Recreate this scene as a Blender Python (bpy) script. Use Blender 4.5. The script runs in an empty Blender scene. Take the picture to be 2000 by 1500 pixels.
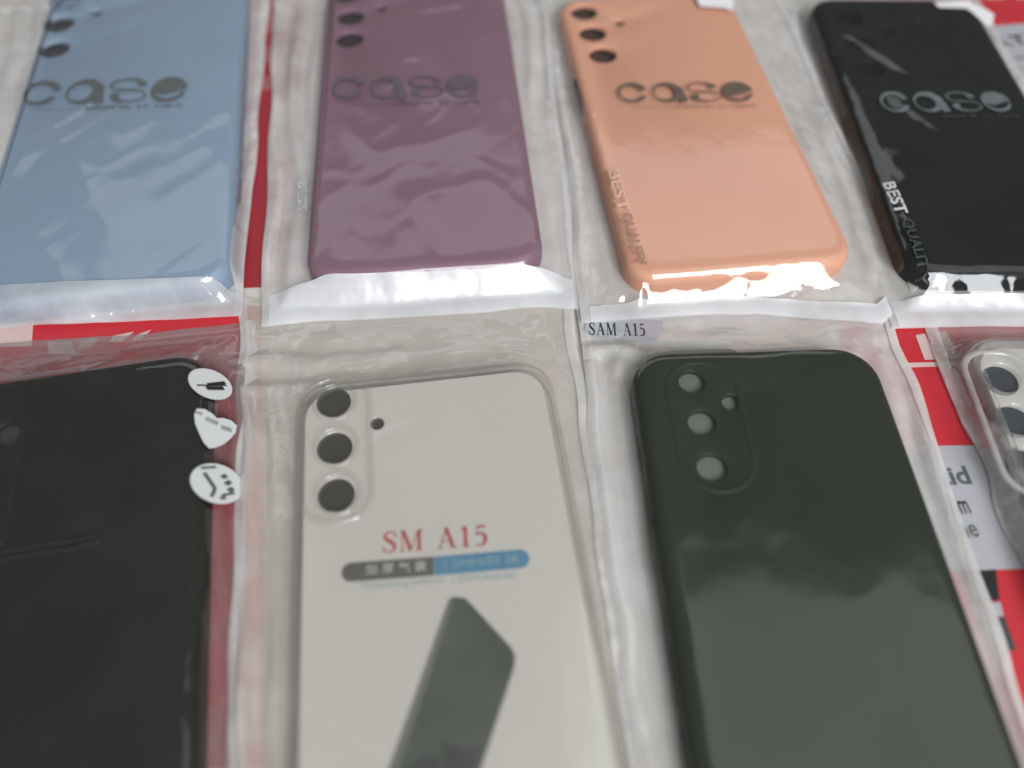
import bpy, bmesh, math, random
import numpy as np
from mathutils import Vector

# ------------------------------------------------------------------ camera, light, exposure
scene = bpy.context.scene
col = scene.collection
R = math.radians
CAM_H, PITCH, FPX = 0.206, R(56.5), 1500.0      # metres above the table, degrees below the horizon, focal length in photo pixels

cam_data = bpy.data.cameras.new("camera")
cam_data.sensor_width = 36.0
cam_data.lens = 27.0
cam_data.clip_start, cam_data.clip_end = 0.005, 50.0
cam_data.dof.use_dof = True
cam_data.dof.focus_distance = 0.250
cam_data.dof.aperture_fstop = 3.5
cam = bpy.data.objects.new("camera", cam_data)
cam.location = (0, 0, CAM_H)
cam.rotation_euler = (R(90) - PITCH, 0, 0)
col.objects.link(cam)
scene.camera = cam

world = bpy.data.worlds.new("World")
scene.world = world
world.use_nodes = True
world.node_tree.nodes["Background"].inputs["Color"].default_value = (1.0, 0.955, 0.92, 1)
world.node_tree.nodes["Background"].inputs["Strength"].default_value = 0.13


def area_lamp(name, loc, target, sx, sy, radiance, color):
    d = bpy.data.lights.new(name, 'AREA')
    d.shape = 'RECTANGLE'
    d.size, d.size_y = sx, sy
    d.energy = radiance * math.pi * sx * sy
    d.color = color
    o = bpy.data.objects.new(name, d)
    o.location = loc
    o.rotation_euler = (Vector(target) - Vector(loc)).to_track_quat('-Z', 'Y').to_euler()
    col.objects.link(o)
    return o


area_lamp("window_light", (0.75, -1.62, 1.65), (0, 0.12, 0), 1.6, 1.45, 8.9, (0.94, 0.965, 1.0))
area_lamp("window_pane_light", (1.0, -1.45, 1.50), (0, 0.12, 0), 0.42, 0.7, 17.0, (1.0, 0.98, 0.97))
area_lamp("ceiling_light", (0.85, 0.05, 2.1), (0.3, 0.1, 0), 1.5, 1.3, 0.66, (0.92, 1.0, 0.87))
area_lamp("added_far_light", (-0.1, 1.95, 1.70), (0, 0.25, 0), 2.6, 0.42, 0.85, (0.93, 0.97, 1.0))  # added lamp without a known source, gives the film something to reflect

scene.view_settings.view_transform = 'Standard'
scene.view_settings.look = 'None'
scene.view_settings.exposure = 0.12
scene.view_settings.gamma = 1.0
scene.view_settings.use_curve_mapping = False
scene.cycles.use_denoising = True
scene.cycles.max_bounces = 6
scene.cycles.transparent_max_bounces = 24
scene.cycles.caustics_reflective = False
scene.cycles.caustics_refractive = False


# ------------------------------------------------------------------ photo pixel -> point on a level at height z
def g(x, y, z=0.0):
    u, v = (x - 1000) / FPX, (750 - y) / FPX
    d = (u, math.cos(PITCH) + v * math.sin(PITCH), -math.sin(PITCH) + v * math.cos(PITCH))
    t = (z - CAM_H) / d[2]
    return np.array((d[0] * t, d[1] * t))


# ------------------------------------------------------------------ materials
def new_mat(name):
    m = bpy.data.materials.new(name)
    m.use_nodes = True
    nt = m.node_tree
    nt.nodes.clear()
    out = nt.nodes.new("ShaderNodeOutputMaterial")
    return m, nt, out


def noise_node(nt, scale, detail=3.0, rough=0.55, stretch=None):
    tc = nt.nodes.new("ShaderNodeTexCoord")
    n = nt.nodes.new("ShaderNodeTexNoise")
    n.inputs["Scale"].default_value = scale
    n.inputs["Detail"].default_value = detail
    n.inputs["Roughness"].default_value = rough
    if stretch:
        mp = nt.nodes.new("ShaderNodeMapping")
        mp.inputs["Scale"].default_value = stretch
        nt.links.new(tc.outputs["Object"], mp.inputs["Vector"])
        nt.links.new(mp.outputs["Vector"], n.inputs["Vector"])
    else:
        nt.links.new(tc.outputs["Object"], n.inputs["Vector"])
    return n


def solid(name, color, rough=0.5, spec=0.5, bump=0.0, bscale=3000.0, vary=0.05, vscale=60.0, coat=0.0):
    m, nt, out = new_mat(name)
    p = nt.nodes.new("ShaderNodeBsdfPrincipled")
    p.inputs["Roughness"].default_value = rough
    p.inputs["Specular IOR Level"].default_value = spec
    p.inputs["Coat Weight"].default_value = coat
    n = noise_node(nt, vscale, 4.0)
    mix = nt.nodes.new("ShaderNodeMix")
    mix.data_type = 'RGBA'
    mix.inputs[6].default_value = (*[c * (1 - vary) for c in color], 1)
    mix.inputs[7].default_value = (*[min(1, c * (1 + vary)) for c in color], 1)
    nt.links.new(n.outputs["Fac"], mix.inputs[0])
    nt.links.new(mix.outputs[2], p.inputs["Base Color"])
    if bump:
        b = noise_node(nt, bscale, 2.0)
        bn = nt.nodes.new("ShaderNodeBump")
        bn.inputs["Strength"].default_value = bump
        bn.inputs["Distance"].default_value = 0.0002
        nt.links.new(b.outputs["Fac"], bn.inputs["Height"])
        nt.links.new(bn.outputs["Normal"], p.inputs["Normal"])
    nt.links.new(p.outputs[0], out.inputs["Surface"])
    return m


def film(name, haze=0.05, f0=0.09, rough=0.06, tint=(0.985, 0.985, 0.98), milk=(0.85, 0.84, 0.83), bump=0.25, bscale=160.0, body=0.0):
    """thin clear plastic: light passes straight through, part is mirrored (more at grazing angles), a little is scattered by the milky sheet"""
    m, nt, out = new_mat(name)
    b = noise_node(nt, bscale, 3.0, 0.5)
    bn = nt.nodes.new("ShaderNodeBump")
    bn.inputs["Strength"].default_value = bump
    bn.inputs["Distance"].default_value = 0.0006
    nt.links.new(b.outputs["Fac"], bn.inputs["Height"])
    lw = nt.nodes.new("ShaderNodeLayerWeight")
    nt.links.new(bn.outputs["Normal"], lw.inputs["Normal"])
    pw = nt.nodes.new("ShaderNodeMath"); pw.operation = 'POWER'; pw.inputs[1].default_value = 4.0
    nt.links.new(lw.outputs["Facing"], pw.inputs[0])
    ma = nt.nodes.new("ShaderNodeMath"); ma.operation = 'MULTIPLY_ADD'
    ma.inputs[1].default_value = 0.5 - f0; ma.inputs[2].default_value = f0
    nt.links.new(pw.outputs[0], ma.inputs[0])
    tr = nt.nodes.new("ShaderNodeBsdfTransparent"); tr.inputs[0].default_value = (*tint, 1)
    gl = nt.nodes.new("ShaderNodeBsdfGlossy"); gl.inputs["Roughness"].default_value = rough
    gl.inputs[0].default_value = (1, 1, 1, 1)
    nt.links.new(bn.outputs["Normal"], gl.inputs["Normal"])
    df = nt.nodes.new("ShaderNodeBsdfDiffuse"); df.inputs[0].default_value = (*milk, 1)
    nt.links.new(bn.outputs["Normal"], df.inputs["Normal"])
    tl = nt.nodes.new("ShaderNodeBsdfTranslucent"); tl.inputs[0].default_value = (*milk, 1)
    s1 = nt.nodes.new("ShaderNodeMixShader"); s1.inputs[0].default_value = 0.35
    nt.links.new(df.outputs[0], s1.inputs[1]); nt.links.new(tl.outputs[0], s1.inputs[2])
    s2 = nt.nodes.new("ShaderNodeMixShader")
    hz = noise_node(nt, 45.0, 3.0)
    hm = nt.nodes.new("ShaderNodeMapRange")
    hm.inputs["From Min"].default_value = 0.3; hm.inputs["From Max"].default_value = 0.7
    hm.inputs["To Min"].default_value = haze * 0.6; hm.inputs["To Max"].default_value = min(1.0, haze * 1.4)
    nt.links.new(hz.outputs["Fac"], hm.inputs["Value"])
    nt.links.new(hm.outputs[0], s2.inputs[0])
    nt.links.new(tr.outputs[0], s2.inputs[1]); nt.links.new(s1.outputs[0], s2.inputs[2])
    s3 = nt.nodes.new("ShaderNodeMixShader")
    nt.links.new(ma.outputs[0], s3.inputs[0])
    nt.links.new(s2.outputs[0], s3.inputs[1]); nt.links.new(gl.outputs[0], s3.inputs[2])
    nt.links.new(s3.outputs[0], out.inputs["Surface"])
    return m


M = {}
M['table'] = solid("table_top", (0.55, 0.52, 0.50), 0.5, vary=0.08)
M['blue'] = solid("blue_silicone", (0.235, 0.325, 0.44), 0.5, 0.35, bump=0.15, vary=0.04)
M['purple'] = solid("purple_silicone", (0.215, 0.115, 0.16), 0.5, 0.35, bump=0.15, vary=0.05)
M['peach'] = solid("peach_silicone", (0.73, 0.365, 0.245), 0.5, 0.35, bump=0.15, vary=0.04)
M['black'] = solid("black_silicone", (0.0040, 0.0056, 0.0062), 0.5, 0.10, bump=0.2, vary=0.1)
M['green_black'] = solid("dark_green_silicone", (0.017, 0.024, 0.015), 0.5, 0.2, bump=0.2, vary=0.1)
M['charcoal'] = solid("charcoal_plastic", (0.010, 0.0108, 0.0100), 0.5, 0.2, bump=0.2, vary=0.15)
M['lining_blue'] = solid("blue_hole_shade", (0.055, 0.050, 0.058), 0.9, 0.1)  # shade inside the camera holes, put into the colours of added plates
M['lining_purple'] = solid("purple_hole_shade", (0.045, 0.030, 0.033), 0.9, 0.1)
M['lining_peach'] = solid("brown_hole_shade", (0.075, 0.042, 0.036), 0.9, 0.1)
M['lining_black'] = solid("black_hole_shade", (0.004, 0.004, 0.004), 0.9, 0.1)
M['lining_charcoal'] = solid("grey_hole_shade", (0.045, 0.043, 0.042), 0.9, 0.1)
M['gap_shade'] = solid("opening_shade", (0.03, 0.02, 0.02), 0.7)  # shade inside slot and port, put into the colour of solid shapes
M['pearl'] = film("pearl_backing", haze=0.95, f0=0.05, rough=0.25, milk=(0.90, 0.875, 0.865), bump=0.15, bscale=60)
M['milky_shaded'] = film("shaded_milky_backing", haze=0.5, f0=0.05, rough=0.2, milk=(0.42, 0.35, 0.35), bump=0.4, bscale=110)  # milky film with the bag's shadow side put into its darker colour
M['beige_shaded'] = film("shaded_beige_backing", haze=0.95, f0=0.05, rough=0.25, milk=(0.79, 0.745, 0.69), bump=0.15, bscale=60)  # warm film, darkened: shade between the raised cases is put into the colour
M['milky'] = film("milky_backing", haze=0.42, f0=0.06, rough=0.15, milk=(0.80, 0.77, 0.76), bump=0.6, bscale=110)
M['clear'] = film("clear_front", haze=0.012, f0=0.07, rough=0.045, bump=0.10, bscale=120)
M['clear_soft'] = film("clear_front_matt", haze=0.03, f0=0.06, rough=0.10, bump=0.08, bscale=120)
M['clear_wavy'] = film("clear_front_wavy", haze=0.012, f0=0.075, rough=0.09, bump=0.06, bscale=120)
M['clear_tpu'] = film("clear_rubber", haze=0.08, f0=0.06, rough=0.10, tint=(0.95, 0.95, 0.93), bump=0.05, bscale=200)
M['seam'] = film("seam_plastic", haze=0.5, f0=0.08, rough=0.16, milk=(.94, .93, .925), bump=.1)
M['flap'] = film("white_flap", haze=0.93, f0=0.09, rough=0.28, milk=(.93, .945, .975), bump=.04, bscale=60)
M['flap_glare'] = film("glare_flap", haze=0.55, f0=0.11, rough=0.08, milk=(.88, .91, .96), bump=.04, bscale=60)  # flap film with bluish window glare put into its milky haze
M['flap_thin'] = film("thin_flap", haze=0.36, f0=0.11, rough=0.06, milk=(.86, .87, .88), bump=.06, bscale=60)
M['card_white'] = solid("white_card", (0.66, 0.632, 0.60), 0.55, 0.3, vary=0.02)
M['hole_haze'] = solid("hole_haze_grey", (0.13, 0.15, 0.13), 0.6, 0.3, vary=0.04)  # pale film haze over the holes, put into a plate's colour
M['sticker'] = solid("sticker_paper", (0.42, 0.43, 0.47), 0.5, 0.3, vary=0.02)
M['sticker_white'] = solid("white_sticker_paper", (0.82, 0.81, 0.83), 0.4, 0.4, vary=0.02)
M['ink_grey'] = solid("grey_ink", (0.095, 0.105, 0.105), 0.35, 0.6, vary=0.25, vscale=300)
M['ink_faint'] = solid("faint_ink", (0.11, 0.088, 0.105), 0.4, 0.5, vary=0.25, vscale=300)
M['ink_white'] = solid("white_ink", (0.60, 0.61, 0.61), 0.4, 0.4, vary=0.05)
M['ink_silver'] = solid("silver_ink", (0.30, 0.31, 0.31), 0.35, 0.5, vary=0.25, vscale=400)
M['ink_peach'] = solid("peach_brown_ink", (0.36, 0.21, 0.16), 0.4, 0.5, vary=0.3, vscale=400)  # plain brownish ink for fine print and side lettering
M['ink_sheen'] = solid("sheen_pale_ink", (0.70, 0.43, 0.34), 0.4, 0.5, vary=0.2, vscale=400)  # reflection on the metallic lettering is put into this paler colour
M['ink_pale'] = solid("pale_ink", (0.125, 0.150, 0.155), 0.35, 0.6, vary=0.3, vscale=300)
M['ink_brown'] = solid("brown_grey_ink", (0.125, 0.088, 0.072), 0.4, 0.5, vary=0.25, vscale=300)
M['ink_black'] = solid("black_ink", (0.02, 0.02, 0.022), 0.45, 0.4, vary=0.2)
M['ink_dim'] = solid("dim_ink", (0.05, 0.056, 0.056), 0.4, 0.5, vary=0.3, vscale=300)
M['red'] = solid("red_print", (0.52, 0.028, 0.040), 0.35, 0.5, vary=0.06)
M['red_dark'] = solid("dark_red_print", (0.30, 0.018, 0.028), 0.4, 0.5, vary=0.1)
M['paper_grey'] = solid("pale_grey_print", (0.40, 0.40, 0.43), 0.5, 0.3, vary=0.04)
M['paper_pink'] = solid("pale_pink_print", (0.62, 0.46, 0.44), 0.5, 0.3, vary=0.05)
M['rose'] = solid("rose_print", (0.34, 0.11, 0.12), 0.5, 0.3, vary=0.08)
M['red_text'] = solid("red_lettering", (0.48, 0.060, 0.045), 0.5, 0.3, vary=0.15, vscale=500)
M['pill_dark'] = solid("dark_pill_print", (0.085, 0.080, 0.066), 0.5, 0.3, vary=0.1)
M['pill_blue'] = solid("blue_pill_print", (0.055, 0.24, 0.42), 0.5, 0.3, vary=0.06)
M['pale_blue'] = solid("pale_blue_lettering", (0.30, 0.44, 0.50), 0.5, 0.3, vary=0.1)
M['phone_print'] = solid("phone_print", (0.045, 0.060, 0.046), 0.5, 0.3, vary=0.12)
M['phone_edge'] = solid("phone_edge_print", (0.15, 0.155, 0.135), 0.5, 0.3, vary=0.12)
M['phone_shade'] = solid("phone_dark_print", (0.018, 0.022, 0.026), 0.5, 0.3, vary=0.12)
M['slate'] = solid("slate_print", (0.050, 0.055, 0.068), 0.5, 0.3, vary=0.08)
M['lens_print'] = solid("lens_print", (0.055, 0.050, 0.042), 0.5, 0.3, vary=0.08)


# ------------------------------------------------------------------ small helpers
def link_mesh(name, verts, faces, mat, parent=None, smooth=True):
    me = bpy.data.meshes.new(name)
    me.from_pydata([tuple(v) for v in verts], [], [tuple(f) for f in faces])
    me.update()
    if smooth:
        me.polygons.foreach_set("use_smooth", [True] * len(me.polygons))
    me.materials.append(mat)
    o = bpy.data.objects.new(name, me)
    col.objects.link(o)
    if parent is not None:
        o.parent = parent
    return o


def from_bm(name, bm, mat, parent=None, smooth=True):
    bm.normal_update()
    me = bpy.data.meshes.new(name)
    bm.to_mesh(me)
    bm.free()
    if smooth:
        me.polygons.foreach_set("use_smooth", [True] * len(me.polygons))
    me.materials.append(mat)
    o = bpy.data.objects.new(name, me)
    col.objects.link(o)
    if parent is not None:
        o.parent = parent
    return o


def thing(name, label, cat, group=None):
    o = bpy.data.objects.new(name, None)
    o.empty_display_size = 0.01
    col.objects.link(o)
    o["label"], o["category"] = label, cat
    if group:
        o["group"] = group
    return o


def vnoise(x, y, seed=0):
    """smooth value noise in -1..1 on numpy arrays"""
    xi, yi = np.floor(x).astype(np.int64), np.floor(y).astype(np.int64)
    xf, yf = x - xi, y - yi
    sx, sy = xf * xf * xf * (xf * (xf * 6 - 15) + 10), yf * yf * yf * (yf * (yf * 6 - 15) + 10)

    def h(i, j):
        n = (i * 374761393 + j * 668265263 + seed * 144665) & 0xFFFFFFFF
        n = ((n ^ (n >> 13)) * 1274126177) & 0xFFFFFFFF
        return ((n ^ (n >> 16)) & 0xFFFF) / 32767.5 - 1.0
    a, b, c, d = h(xi, yi), h(xi + 1, yi), h(xi, yi + 1), h(xi + 1, yi + 1)
    return (a * (1 - sx) + b * sx) * (1 - sy) + (c * (1 - sx) + d * sx) * sy


class Frame:
    """the lie of one case: centre, turn, foot height"""
    def __init__(self, c, rot, z0):
        self.c, self.rot, self.z0 = np.array(c, float), R(rot), z0
        self.r = np.array((math.cos(self.rot), math.sin(self.rot)))
        self.u = np.array((-math.sin(self.rot), math.cos(self.rot)))

    def w(self, a, b):
        return self.c + self.r * a + self.u * b

    def l(self, p):
        d = np.asarray(p) - self.c
        return float(d @ self.r), float(d @ self.u)


def frame_from_corner(corner, which, rot, W, L, z0):
    f = Frame((0, 0), rot, z0)
    sx = 1 if 'r' in which else -1
    sy = 1 if 't' in which else -1
    f.c = np.array(corner, float) - f.r * sx * W / 2 - f.u * sy * L / 2
    return f


def rrect(w, l, r, n=8):
    pts = []
    for cx, cy, a0 in ((w / 2 - r, l / 2 - r, 0), (-w / 2 + r, l / 2 - r, 90), (-w / 2 + r, -l / 2 + r, 180), (w / 2 - r, -l / 2 + r, 270)):
        for k in range(n + 1):
            a = R(a0 + 90 * k / n)
            pts.append((cx + r * math.cos(a), cy + r * math.sin(a)))
    return pts


def case_shell(name, fr, W, L, T, holes, mat, parent, RC=0.0105, rb=0.0036, depth=0.0016):
    """rounded phone shell, open underneath, with real openings cut through its back plate"""
    bm = bmesh.new()
    prof = [(0.0010, 0.0), (0.0003, 0.0005), (0, 0.0016), (0, T - rb)]
    for k in range(1, 8):
        a = R(90 * k / 7)
        prof.append((rb * (1 - math.cos(a)), T - rb + rb * math.sin(a)))
    prev = None
    for ins, z in prof:
        ring = []
        for a, b in rrect(W - 2 * ins, L - 2 * ins, max(0.002, RC - ins)):
            p = fr.w(a, b)
            ring.append(bm.verts.new((p[0], p[1], fr.z0 + z)))
        if prev:
            n = len(ring)
            for i in range(n):
                bm.faces.new((prev[i], prev[(i + 1) % n], ring[(i + 1) % n], ring[i]))
        prev = ring
    edges = []
    n = len(prev)
    for i in range(n):
        edges.append(bm.edges.get((prev[i], prev[(i + 1) % n])))
    walls = []
    for (a, b, rx, ry) in holes:
        lp = []
        for k in range(28):
            t = 2 * math.pi * k / 28
            p = fr.w(a + rx * math.cos(t), b + ry * math.sin(t))
            lp.append(bm.verts.new((p[0], p[1], fr.z0 + T)))
        for k in range(28):
            edges.append(bm.edges.new((lp[k], lp[(k + 1) % 28])))
        walls.append((lp, a, b, rx, ry))
    bmesh.ops.triangle_fill(bm, use_beauty=True, edges=edges, normal=(0, 0, 1))
    for lp, a, b, rx, ry in walls:
        prev2 = lp
        for ins, dz in ((0.00025, 0.0001), (0.0005, 0.0004), (0.00055, depth)):
            ring = []
            for k in range(28):
                t = 2 * math.pi * k / 28
                p = fr.w(a + (rx - ins) * math.cos(t), b + (ry - ins) * math.sin(t))
                ring.append(bm.verts.new((p[0], p[1], fr.z0 + T - dz)))
            for k in range(28):
                bm.faces.new((prev2[k], prev2[(k + 1) % 28], ring[(k + 1) % 28], ring[k]))
            prev2 = ring
    bmesh.ops.recalc_face_normals(bm, faces=bm.faces)
    if sum(f.normal.z * f.calc_area() for f in bm.faces) < 0:
        bmesh.ops.reverse_faces(bm, faces=bm.faces)
    return from_bm(name, bm, mat, parent)


def ridge(name, fr, pts, z, width, height, mat, parent, n=7):
    """a raised rounded bead along a closed local outline"""
    P = np.array(pts)
    N = len(P)
    tan = np.roll(P, -1, 0) - np.roll(P, 1, 0)
    tan /= np.linalg.norm(tan, axis=1)[:, None] + 1e-9
    nor = np.stack((tan[:, 1], -tan[:, 0]), 1)
    verts, faces = [], []
    for i in range(N):
        for k in range(n):
            a = math.pi * k / (n - 1)
            q = P[i] + nor[i] * math.cos(a) * width / 2
            w = fr.w(q[0], q[1])
            verts.append((w[0], w[1], z + math.sin(a) * height))
    for i in range(N):
        j = (i + 1) % N
        for k in range(n - 1):
            faces.append((i * n + k, j * n + k, j * n + k + 1, i * n + k + 1))
    return link_mesh(name, verts, faces, mat, parent)


def slab(name, pts, z, t, mat, parent=None):
    """thin plate from a world outline, top face at z + t"""
    n = len(pts)
    verts = [(p[0], p[1], z) for p in pts] + [(p[0], p[1], z + t) for p in pts]
    faces = [tuple(range(n, 2 * n)), tuple(reversed(range(n)))] + [(i, (i + 1) % n, n + (i + 1) % n, n + i) for i in range(n)]
    bm = bmesh.new()
    vs = [bm.verts.new(v) for v in verts]
    for f in faces:
        bm.faces.new([vs[i] for i in f])
    bmesh.ops.recalc_face_normals(bm, faces=bm.faces)
    return from_bm(name, bm, mat, parent, smooth=False)


# ------------------------------------------------------------------ bags
class Bag:
    def __init__(self, quad, zb, fr, W, L, T, seed, loose=1.0, flange=0.004, power=1.25, bottom_bulge=None, creases=40, front='clear', back='pearl',
                 inside=0.00008, folds=(), blur=4, wob=0.0012, fine=0.00005, bumps=(), seam=0.0012, relief=0.0015, crinkle=0.0):
        self.q = [np.array(p, float) for p in quad]           # bl, br, tr, tl
        self.Wb = (np.linalg.norm(self.q[1] - self.q[0]) + np.linalg.norm(self.q[2] - self.q[3])) / 2
        self.Lb = (np.linalg.norm(self.q[3] - self.q[0]) + np.linalg.norm(self.q[2] - self.q[1])) / 2
        self.zb, self.fr, self.W, self.L, self.T, self.seed = zb, fr, W, L, T, seed
        self.front, self.back, self.wob, self.bulge = front, back, wob, bottom_bulge
        nu, nv = int(self.Wb / 0.00075), int(self.Lb / 0.00075)
        self.nu, self.nv = nu, nv
        U, V = np.meshgrid(np.linspace(0, 1, nu + 1), np.linspace(0, 1, nv + 1), indexing='ij')
        X, Y = self.pos(U, V)
        self.X, self.Y = X, Y
        # local coordinates of the case
        dx, dy = X - fr.c[0], Y - fr.c[1]
        A = dx * fr.r[0] + dy * fr.r[1]
        B = dx * fr.u[0] + dy * fr.u[1]
        ins, rc = 0.0016, 0.009
        qx, qy = np.abs(A) - (W / 2 - ins) + rc, np.abs(B) - (L / 2 - ins) + rc
        d = np.hypot(np.maximum(qx, 0), np.maximum(qy, 0)) + np.minimum(np.maximum(qx, qy), 0) - rc
        do = np.maximum(d, 0)
        db = np.minimum(np.minimum(U, 1 - U) * self.Wb, np.minimum(V, 1 - V) * self.Lb)
        e = do / (do + np.maximum(db - flange, 0) + 1e-5)
        z = T * np.power(np.clip(1 - e, 0, 1), power)
        lo = np.clip(do / 0.004, 0, 1) * np.clip(db / 0.004, 0.25, 1)        # where the film hangs free
        rng = random.Random(seed)
        xs, ys = X * 1000, Y * 1000
        wr = (0.00055 * vnoise(xs / 17 + seed, ys / 15, seed) + 0.00030 * vnoise(xs / 7, ys / 6.3 + seed, seed + 1)
              + 0.00012 * vnoise(xs / 3.1, ys / 3.3, seed + 2))
        z = z + loose * lo * wr
        # straight creases that start at the case's corners and edges and run out to the seams
        for k in range(creases):
            if k % 2 == 0:
                a0, b0 = rng.choice((-1, 1)) * (W / 2 - 0.003), rng.choice((-1, 1)) * (L / 2 - 0.003)
                ang = math.atan2(b0, a0 * 2.0) + rng.uniform(-1.0, 1.0)
            else:
                s = rng.choice((-1, 1))
                a0, b0 = s * (W / 2 + rng.uniform(-0.002, 0.006)), rng.uniform(-L / 2, L / 2)
                ang = rng.uniform(0.9, 2.2)
            ln, wd, ht = rng.uniform(0.008, 0.03), rng.uniform(0.0005, 0.0015), rng.uniform(-0.0008, 0.0012) * loose
            ca, sa = math.cos(ang), math.sin(ang)
            s_ = (A - a0) * ca + (B - b0) * sa
            t_ = -(A - a0) * sa + (B - b0) * ca + 0.0015 * np.sin(s_ / ln * 3 + k)
            taper = np.clip(1 - np.abs(s_ / ln - 0.5) * 2, 0, 1)
            z = z + lo * ht * taper * np.exp(-(t_ / wd) ** 2) 
        for (p0, p1, wd, ht) in folds:                          # individual folds seen in the photograph, world ends
            p0, p1 = np.array(p0), np.array(p1)
            dv = p1 - p0
            ln = np.linalg.norm(dv)
            dv = dv / ln
            s_ = ((X - p0[0]) * dv[0] + (Y - p0[1]) * dv[1]) / ln
            t_ = -(X - p0[0]) * dv[1] + (Y - p0[1]) * dv[0]
            z = z + ht * np.clip(1.15 - np.abs(s_ - 0.5) * 2.3, 0, 1) ** 0.6 * np.exp(-np.abs(t_ / wd) ** 1.6)
        z = z + np.clip(-d / 0.002, 0, 1) * 0.0007
        z = z + (1 - lo) * np.clip(-d / 0.004, 0, 1) * (inside * vnoise(xs / 26, ys / 33, seed + 5) + inside * 0.5 * vnoise(xs / 11, ys / 14, seed + 6)
            + crinkle * (1 - 2 * np.abs(vnoise((xs + 0.6 * ys) / 19, (ys - 0.5 * xs) / 30, seed + 8))) + 0.4 * crinkle * (1 - 2 * np.abs(vnoise((xs - 0.8 * ys) / 12, (ys + 0.7 * xs) / 21, seed + 12))))
        ds = np.minimum(U, 1 - U) * self.Wb                     # rolled side seams
        side = np.where(U < 0.5, 0.0, 7.3)
        ph = 2.2 * vnoise(ys / 55 + side, side, seed + 30) + 0.6 * vnoise(ys / 30 + side, side, seed + 31)
        amp = 0.55 + 0.45 * vnoise(ys / 38 + side, 3.0 + side, seed + 32)
        wl = 0.0088 + 0.0018 * vnoise(ys / 70 + side, 9.0, seed + 33)
        mw = np.clip((d - 0.0035) / 0.004, 0, 1) * np.clip(ds / 0.002, 0.35, 1) * np.clip((V * self.Lb - 0.006) / 0.012, 0, 1) * np.clip(((1 - V) * self.Lb - 0.010) / 0.012, 0, 1)
        edge_end = np.clip((np.abs(B) - L / 2 - 0.001) / 0.004, 0, 1)   # beyond the head and foot the folds run across
        dv_ = np.minimum(V, 1 - V) * self.Lb
        fold_s = np.sin(2 * np.pi * ds / wl + ph)
        fold_e = np.sin(2 * np.pi * dv_ / 0.011 + 2.0 * vnoise(xs / 30, xs * 0, seed + 34) + 1.0 * vnoise(xs / 9, ys / 12, seed + 35))
        self.relief = relief * mw * amp * (fold_s * (1 - edge_end) + 0.6 * fold_e * edge_end + 0.8)
        self.relief += relief * 0.08 * mw * vnoise(xs / 4.5, ys / 6.0, seed + 36)
        self.relief = np.maximum(self.relief, 0)
        z = np.maximum(z, self.relief + 0.0004)
        roll = seam * np.sqrt(np.clip(1 - ((ds - 0.0022) / 0.0024) ** 2, 0, 1)) * np.clip(V * self.Lb / 0.01, 0, 1)
        roll = roll * (0.7 + 0.3 * vnoise(ys / 45 + U * 30, U * 2, seed + 11))
        z = np.maximum(z, roll)
        for (a_, b_, ra, rb_, h_) in bumps:                     # raised camera frames push the sheet up
            q = (np.abs((A - a_) / ra) ** 4 + np.abs((B - b_) / rb_) ** 4) ** 0.25
            k_ = np.clip((1.7 - q) / 0.7, 0, 1)
            z = z + h_ * k_ * k_ * (3 - 2 * k_)
        qx2, qy2 = np.abs(A) - (W / 2 + 0.0007) + 0.0112, np.abs(B) - (L / 2 + 0.0007) + 0.0112
        dout = np.hypot(np.maximum(qx2, 0), np.maximum(qy2, 0)) + np.minimum(np.maximum(qx2, qy2), 0) - 0.0112
        ins_ = np.clip(-dout, 0, 0.0036)                        # the sheet never dips into the case
        over = np.where(dout < 0, T - 0.0036 + np.sqrt(np.maximum(0.0036 ** 2 - (0.0036 - ins_) ** 2, 0)) + 0.0005, 0)
        z = np.maximum(z, over)
        ring = np.clip((d + 0.001) / 0.002, 0, 1) * np.clip((0.010 - d) / 0.004, 0, 1)
        z = z + loose * ring * (0.00016 * vnoise(xs / 6.5, ys / 4.2, seed + 40) + 0.00012 * np.abs(vnoise((xs + 0.5 * ys) / 4.0, ys / 5.5, seed + 41)))
        for _ in range(blur):
            z[1:-1, 1:-1] = (z[1:-1, 1:-1] * 2 + z[:-2, 1:-1] + z[2:, 1:-1] + z[1:-1, :-2] + z[1:-1, 2:]) / 6
        z = z + fine * lo * (vnoise(xs / 2.0, ys / 1.6, seed + 7))
        z = np.maximum(z, 0.0004 + 0.0004 * np.clip(db / 0.003, 0, 1))
        z = np.where(d < -0.0002, np.maximum(z, T + 0.0003), z)
        self.U, self.V, self.d = U, V, d
        self.Z = z + zb

    def pos(self, U, V):
        q = self.q
        X = (q[0][0] * (1 - U) + q[1][0] * U) * (1 - V) + (q[3][0] * (1 - U) + q[2][0] * U) * V
        Y = (q[0][1] * (1 - U) + q[1][1] * U) * (1 - V) + (q[3][1] * (1 - U) + q[2][1] * U) * V
        s = self.seed
        X = X + self.wob * vnoise(V * 9 + s, U * 1.3, s + 20) * (np.abs(U - 0.5) * 2) ** 3
        Y = Y + self.wob * vnoise(U * 6 + s, V * 1.3, s + 21) * (np.abs(V - 0.5) * 2) ** 3
        if self.bulge is not None:
            Y = Y + np.interp(U, self.bulge[0], self.bulge[1]) * (1 - V) ** 6
        return X, Y

    def height(self, p):
        """height of the front sheet over a world point"""
        i = np.argmin((self.X - p[0]) ** 2 + (self.Y - p[1]) ** 2)
        return float(self.Z.flat[i])

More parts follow.
